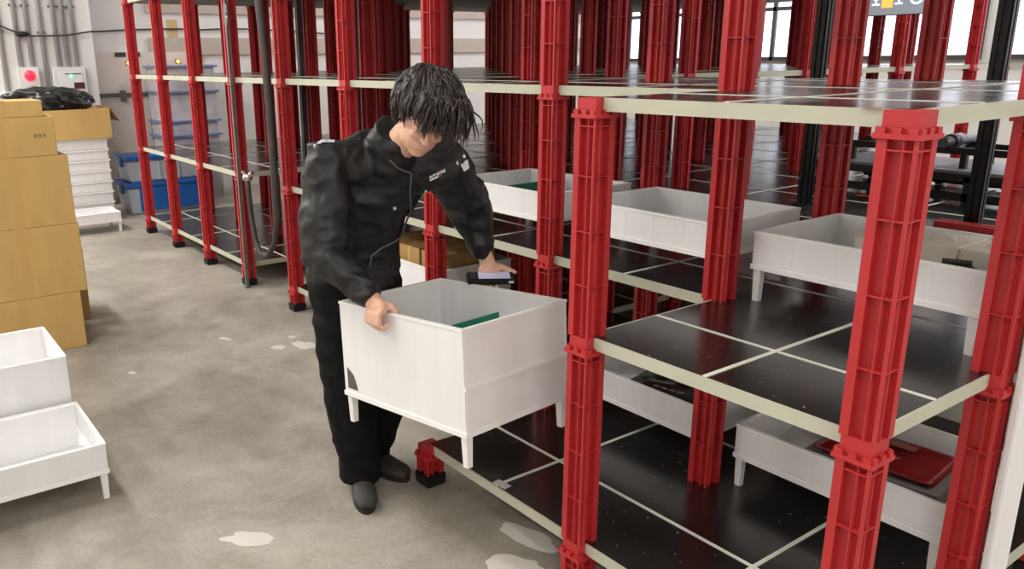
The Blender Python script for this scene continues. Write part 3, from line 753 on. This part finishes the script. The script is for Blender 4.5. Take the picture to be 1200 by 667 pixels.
# --- body (skin), one continuous mesh
bm = bmesh.new()
ell(bm, hl(-.005, 0, .02), (.098, .077, .098), HR, 24, 16)
ell(bm, hl(.028, 0, -.05), (.062, .058, .072), HR, 20, 14)
ell(bm, hl(.052, 0, -.098), (.030, .030, .022), HR)
ell(bm, hl(.020, .040, -.066), (.035, .022, .038), HR); ell(bm, hl(.020, -.040, -.066), (.035, .022, .038), HR)
ell(bm, hl(.080, .030, -.022), (.018, .024, .020), HR); ell(bm, hl(.080, -.030, -.022), (.018, .024, .020), HR)
tube(bm, [hl(.088, 0, .018), hl(.100, 0, -.012), hl(.108, 0, -.030)], [.008, .010, .013], 10, round_=True)
ell(bm, hl(.092, .012, -.034), (.010, .008, .007), HR); ell(bm, hl(.092, -.012, -.034), (.010, .008, .007), HR)
ell(bm, hl(.084, 0, -.062), (.009, .022, .005), HR); ell(bm, hl(.082, 0, -.071), (.010, .019, .006), HR)
tube(bm, [hl(.085, -.045, .026), hl(.094, 0, .024), hl(.085, .045, .026)], [.010, .012, .010], 8, round_=True)
for s in (-1, 1): ell(bm, hl(-.008, s*.079, -.012), (.019, .008, .032), HR)
tube(bm, [hl(-.02, 0, -.05), neck, V3(-.05, -.16, 1.20)], [.053, .056, .07], 14, round_=True)
tube(bm, [V3(-.05, -.16, 1.20), V3(-.16, -.17, 1.05), V3(-.215, -.18, .84)], [.09, .09, .10], 14, round_=True)
for sh, el, wr in ((shR, elR, wrR), (shL, elL, wrL)):
    tube(bm, [V3(-.03, -.15, 1.2), sh, el, wr], [.045, .042, .036, .026], 12, round_=True)
for h, k, a in ((hipR, kneR, ankR), (hipL, kneL, ankL)):
    tube(bm, [h, k, a], [.065, .05, .036], 12, round_=True)
# right hand: four fingers over the outside of the rim, thumb inside
def hr(a, b, c): return GR + e_*a + o_*b + zz*c
tube(bm, [wrR, hr(-.022, .022, .036)], [.026, .031], 12, round_=True)
ell(bm, hr(-.004, .022, .018), (.042, .026, .034), Matrix((e_, o_, zz)).transposed())
for k, (a, ln) in enumerate(((.030, 1.0), (.010, 1.08), (-.010, 1.0), (-.029, .85))):
    tube(bm, [hr(a*.85, .024, .022), hr(a, .046, .006), hr(a+.001, .049, -.026*ln), hr(a+.002, .030, -.045*ln), hr(a+.002, .016, -.034*ln)], [.0105, .0105, .0098, .0090, .0080], 10, round_=True)
tube(bm, [hr(.008, .008, .032), hr(.034, -.006, .022), hr(.044, -.017, .002), hr(.046, -.019, -.020)], [.013, .0115, .0100, .0085], 10, round_=True)
# left hand: palm behind and under the terminal, thumb along its far edge
PA = V3(C_R.x, C_R.y, 0).normalized(); PN = V3(.08, -.07, .99); PN = (PN - PA*PN.dot(PA)).normalized(); PB = PN.cross(PA)   # PB points away from the camera
def hp(a, b, c): return PHC + PA*a + PB*b + PN*c
tube(bm, [wrL, hp(-.005, .062, .030)], [.027, .030], 12, round_=True)
ell(bm, hp(-.002, .048, .010), (.043, .030, .034), Matrix((PA, PB, PN)).transposed())
for a, ln in ((-.048, .85), (-.026, 1.0), (-.003, 1.05), (.020, 1.0)):
    tube(bm, [hp(a*.7, .046, -.014), hp(a, .022, -.026), hp(a, -.012*ln, -.027), hp(a, -.036*ln, -.020)], [.0115, .0105, .0095, .0085], 10, round_=True)
tube(bm, [hp(.018, .052, .026), hp(.050, .050, .022), hp(.076, .040, .013), hp(.092, .030, .010)], [.0155, .0125, .0105, .0085], 10, round_=True)
body = pobj('body', bake(bm, .0042, 4)); body.data.materials.append(M_SKIN)

# --- jacket
FWD = V3(.95, -.28, 0)
bm = bmesh.new()
secs = []
for c, l, a, d, b in (((-.215, -.18, .76), (.02, 1, 0), .178, (1, 0, .12), .132), ((-.225, -.18, .84), (.02, 1, 0), .182, (1, 0, .15), .140), ((-.215, -.178, .95), (.06, 1, 0), .172, (.97, -.05, -.22), .134),
                      ((-.165, -.17, 1.07), (.15, .97, -.02), .180, (.88, -.15, -.42), .136), ((-.10, -.165, 1.18), (.25, .95, -.04), .200, (.80, -.22, -.50), .138),
                      ((-.05, -.16, 1.26), (.30, .94, -.04), .185, (.78, -.25, -.54), .112), ((-.005, -.15, 1.315), (.30, .94, -.04), .110, (.78, -.25, -.54), .080)):
    secs.append((c, l, a, d, b))
loft(bm, secs)
jk = [(shR, elR, wrR), (shL, elL, wrL)]
for sh, el, wr in jk:
    w2 = el + (wr-el)*.96
    tube(bm, [V3(-.03, -.15, 1.225)*.45+sh*.55, sh, sh*.5+el*.5, el, el*.5+w2*.5, w2], [.092, .090, .086, .080, .066, .049], 16, round_=True)
tube(bm, [neck+V3(-.04, 0, -.03), neck+V3(.0, 0, .03), neck+V3(.034, 0, .075)], [.094, .088, .080], 18)
jm = bake(bm, .007, 7, .017, 10.0, 3.0)
jacket = pobj('jacket', jm); jm.materials.append(M_JACK)
# cuffs
for nm, el, wr, r in (('cuff', elR, wrR, .047), ('cuff', elL, wrL, .045)):
    d = (wr-el).normalized(); bm = bmesh.new(); tube(bm, [wr-d*.03, wr-d*.012, wr+d*.004, wr+d*.006, wr-d*.01], [r*.98, r, r*.93, r*.82, r*.80], 18, caps=False)
    pobj('cuff', mesh('cuff', bm, M_JACK), jacket)

# --- trousers
bm = bmesh.new()
loft(bm, [((-.215, -.18, .70), (.02, 1, 0), .150, (1, 0, 0), .110), ((-.22, -.18, .80), (.02, 1, 0), .168, (1, 0, .1), .122), ((-.22, -.18, .90), (.02, 1, 0), .150, (1, 0, .1), .110)])
for h, k, a in ((hipR, kneR, ankR), (hipL, kneL, ankL)):
    tube(bm, [h, h*.5+k*.5, k, k*.5+a*.5, a, a-V3(0, 0, .035)], [.108, .104, .096, .088, .080, .080], 16, round_=False)
tm = bake(bm, .010, 5, .016, 7.0, 9.0); pobj('trousers', tm); tm.materials.append(M_PANT)

# --- shoes
def shoe(ank, d, name='shoe'):
    d = Vector(d).normalized(); s = V3(-d.y, d.x, 0)
    bm = bmesh.new()
    c = V3(ank.x, ank.y, 0)
    secs = [(c-d*.075+zz*.045, s, .026, zz, .030), (c-d*.06+zz*.05, s, .036, zz, .042), (c-d*.01+zz*.056, s, .040, zz, .050), (c+d*.05+zz*.048, s, .042, zz, .042),
            (c+d*.11+zz*.038, s, .047, zz, .030), (c+d*.155+zz*.034, s, .044, zz, .025), (c+d*.185+zz*.030, s, .028, zz, .016)]
    loft(bm, secs, 18); tube(bm, [c+zz*.05, c+zz*.12], [.045, .042], 14)
    me = bake(bm, .007, 4); me.materials.append(M_SHOE); up = pobj(name, me)
    bm = bmesh.new(); out = []
    for t_ in range(28):
        a = 2*math.pi*t_/28; x = math.cos(a); y = math.sin(a)
        out.append(c + d*(.055+.136*x) + s*(.040+.010*(x > 0)*x)*y*(1.0 if x > -.8 else .9))
    lo = [bm.verts.new(q) for q in out]; hi = [bm.verts.new(q+zz*.018) for q in out]
    bm.faces.new(lo[::-1]); bm.faces.new(hi)
    for i in range(28): j = (i+1) % 28; bm.faces.new((lo[i], lo[j], hi[j], hi[i]))
    pobj('sole', mesh('sole', bm, M_SOLE), up)
shoe(ankR, (.92, -.38, 0)); shoe(ankL, (.93, .30, 0))

# --- hair
rnd = random.Random(11)
bm = bmesh.new()
ell(bm, hl(-.020, 0, .040), (.104, .094, .104), HR, 24, 16)
ell(bm, hl(-.062, 0, .0), (.062, .082, .086), HR, 20, 12)
ell(bm, hl(.050, .012, .076), (.050, .076, .046), HR, 18, 12)
ell(bm, hl(.005, .075, .02), (.055, .034, .075), HR, 16, 10)
base = bake(bm, .008, 5, .012, 26.0, 1.0)
hair = pobj('hair', base); base.materials.append(M_HAIR)
bm = bmesh.new()
crown = V3(-.45, -.1, .88).normalized()
grav = V3(HF.dot(-zz), HS_.dot(-zz), HU.dot(-zz))
def lock(p, dirv, ln, r0, fn, n=8):
    pts = [p]; w1, w2 = rnd.uniform(0, 6.28), rnd.uniform(.8, 1.6)
    ax_ = V3(rnd.gauss(0, 1), rnd.gauss(0, 1), rnd.gauss(0, 1)).normalized()
    for i in range(n):
        dirv = (dirv + fn(i/n) + ax_*math.sin(w1+i*w2)*.55).normalized(); p = p + dirv*ln/n; pts.append(p)
    pr = [.7, 1, 1, .95, .9, .8, .65, .45, .15]
    tube(bm, [hl(*q) for q in pts], [r0*k for k in pr], 5, caps=False)
cnt = 0
while cnt < 1700:
    d = V3(rnd.gauss(0, 1), rnd.gauss(0, 1), rnd.gauss(0, 1)).normalized()       # f, s, u
    if d.z < -.35 and d.x > -.5: continue
    if d.x > .45 and d.z < .30: continue
    if d.y < -.5 and d.z < .0 and d.x > .0: continue
    if d.y > .5 and d.z < -.25 and d.x > .3: continue
    cnt += 1
    root = V3(d.x*.122-.018, d.y*.112-.004, d.z*.118+.042)
    tan = (d - crown); tan = (tan - d*tan.dot(d)); tan = tan.normalized() if tan.length > .05 else V3(1, 0, 0)
    lock(root - d*.018, (tan + d*rnd.uniform(.4, 1.2) + d.cross(tan)*rnd.uniform(-1, 1)).normalized(), rnd.uniform(.05, .09)*(1.25 if d.y > .5 else 1), rnd.uniform(.003, .0065),
         lambda t, d=d, tan=tan: grav*.10 + (tan - d*.55)*.30)
# fringe over the brow, longer on his left side
for k in range(170):
    s0 = rnd.uniform(-.055, .095); p = V3(.090+rnd.uniform(-.015, .012)-.5*max(0, s0-.05), s0, .096+rnd.uniform(-.03, .035))
    lock(p, V3(.8, s0*3+rnd.uniform(-.4, .4), .15).normalized(), rnd.uniform(.05, .10)*(1.0 if s0 < .04 else 1.25), rnd.uniform(.0028, .0055),
         lambda t, s0=s0: V3(.02, s0*.8, -.34))
hm = mesh('hair_strands', bm, M_HAIR, True); so = pobj('hair_strands', hm, hair); so['kind'] = 'stuff'

# --- marks on the jacket, laid onto its surface
jt = BVHTree.FromPolygons([v.co.copy() - V3(.18, .17, 0) for v in jm.vertices], [list(p.vertices) for p in jm.polygons])
def onj(x, y, lift=.003):
    d = ray(x, y).normalized(); h = jt.ray_cast(CAM, d)
    return (h[0] + h[1]*lift, h[1]) if h[0] is not None else (None, None)
def strip(name, pts, r, mt):
    ps = [q for q in (onj(x, y)[0] for x, y in pts) if q is not None]
    if len(ps) < 2: return
    bm = bmesh.new(); tube(bm, ps, r, 6); pobj(name, mesh(name, bm, mt), jacket)
def dense(pts, n=6):
    out = []
    for (a, b), (c, d) in zip(pts, pts[1:]): out += [(a+(c-a)*i/n, b+(d-b)*i/n) for i in range(n)]
    return out + [pts[-1]]
strip('zip', dense([(482, 204), (480, 225), (481, 250), (475, 272), (462, 283), (447, 290), (435, 300), (433, 313)]), .0035, M_PIPING)
strip('collar_piping', dense([(457, 188), (468, 198), (482, 203)]), .003, M_PIPING)
def decal(name, quads, mt):
    bm = bmesh.new(); ok = False
    for quad in quads:
        ps = [onj(x, y, .004)[0] for x, y in quad]
        if any(q is None for q in ps): continue
        ok = True
        f = [bm.verts.new(q) for q in ps]; bm.faces.new(f)
    if ok: pobj(name, mesh(name, bm, mt), jacket)
    else: bm.free()
lg = [(503, 206), (521, 198), (522, 204), (504, 212)]
def lq(a0, b0, a1, b1):
    def P(a, b): return (lg[0][0]*(1-a)+lg[1][0]*a + (lg[3][0]-lg[0][0])*b, lg[0][1]*(1-a)+lg[1][1]*a + (lg[3][1]-lg[0][1])*b)
    return [P(a0, b0), P(a1, b0), P(a1, b1), P(a0, b1)]
decal('chest_logo', [lq(.0, .1, .12, .5), lq(.14, .0, .2, .6), lq(.24, .0, .42, .25), lq(.3, .2, .36, .6), lq(.46, 0, .6, .6), lq(.64, 0, .7, .6), lq(.74, 0, .84, .5), lq(.88, 0, 1, .6), lq(0, .7, .55, 1)], M_WHITE)
decal('chest_logo_accent', [lq(.58, .75, .8, 1)], mat('red_print', (170, 60, 60), .5))
decal('shoulder_patch', [[(534, 191), (543, 181), (545, 184), (536, 194)], [(539, 193), (547, 187), (549, 197), (543, 201)]], M_WHITE)
decal('shoulder_badge', [[(368, 170), (377, 165), (378, 168), (369, 174)], [(377, 165), (392, 165), (392, 168), (378, 168)]], M_SILVER)
for (x, y), mt, r in (((462, 244), M_SILVER, .006),):
    c, n = onj(x, y)
    if c is not None:
        bm = bmesh.new(); ell(bm, c, (r, r, r)); pobj('button', mesh('button', bm, mt), jacket)
strip('pen', [(492, 231), (499, 223)], .004, mat('pen_green', (150, 190, 160), .4))

# --- handheld terminal
t = thing('handheld_terminal', "black handheld terminal with lit screen in the worker's left hand", 'terminal', PHC)
RM = Matrix((PA, PB, PN)).transposed()
bm = bmesh.new(); bx(bm, (0, 0, 0), (.088, .042, .011), rot=RM); bmesh.ops.bevel(bm, geom=bm.edges[:], offset=.005, segments=2, affect='EDGES'); obj('case', mesh('case', bm, M_BLACKRUB), t)
bm = bmesh.new(); bx(bm, RM @ V3(.012, 0, .0115), (.058, .034, .0008), rot=RM); obj('screen', mesh('screen', bm, mat('terminal_screen', (190, 196, 226), .2, emit=(186, 192, 226), estr=.2)), t)
bm = bmesh.new(); bx(bm, RM @ V3(.072, -.0425, .0), (.009, .001, .004), rot=RM); obj('side_label', mesh('side_label', bm, M_WHITE), t)
for k in range(3):
    bm = bmesh.new(); bx(bm, RM @ V3(-.066, -.02+k*.02, .0118), (.007, .006, .0012), rot=RM); obj('key', mesh('key', bm, M_DGREY), t)
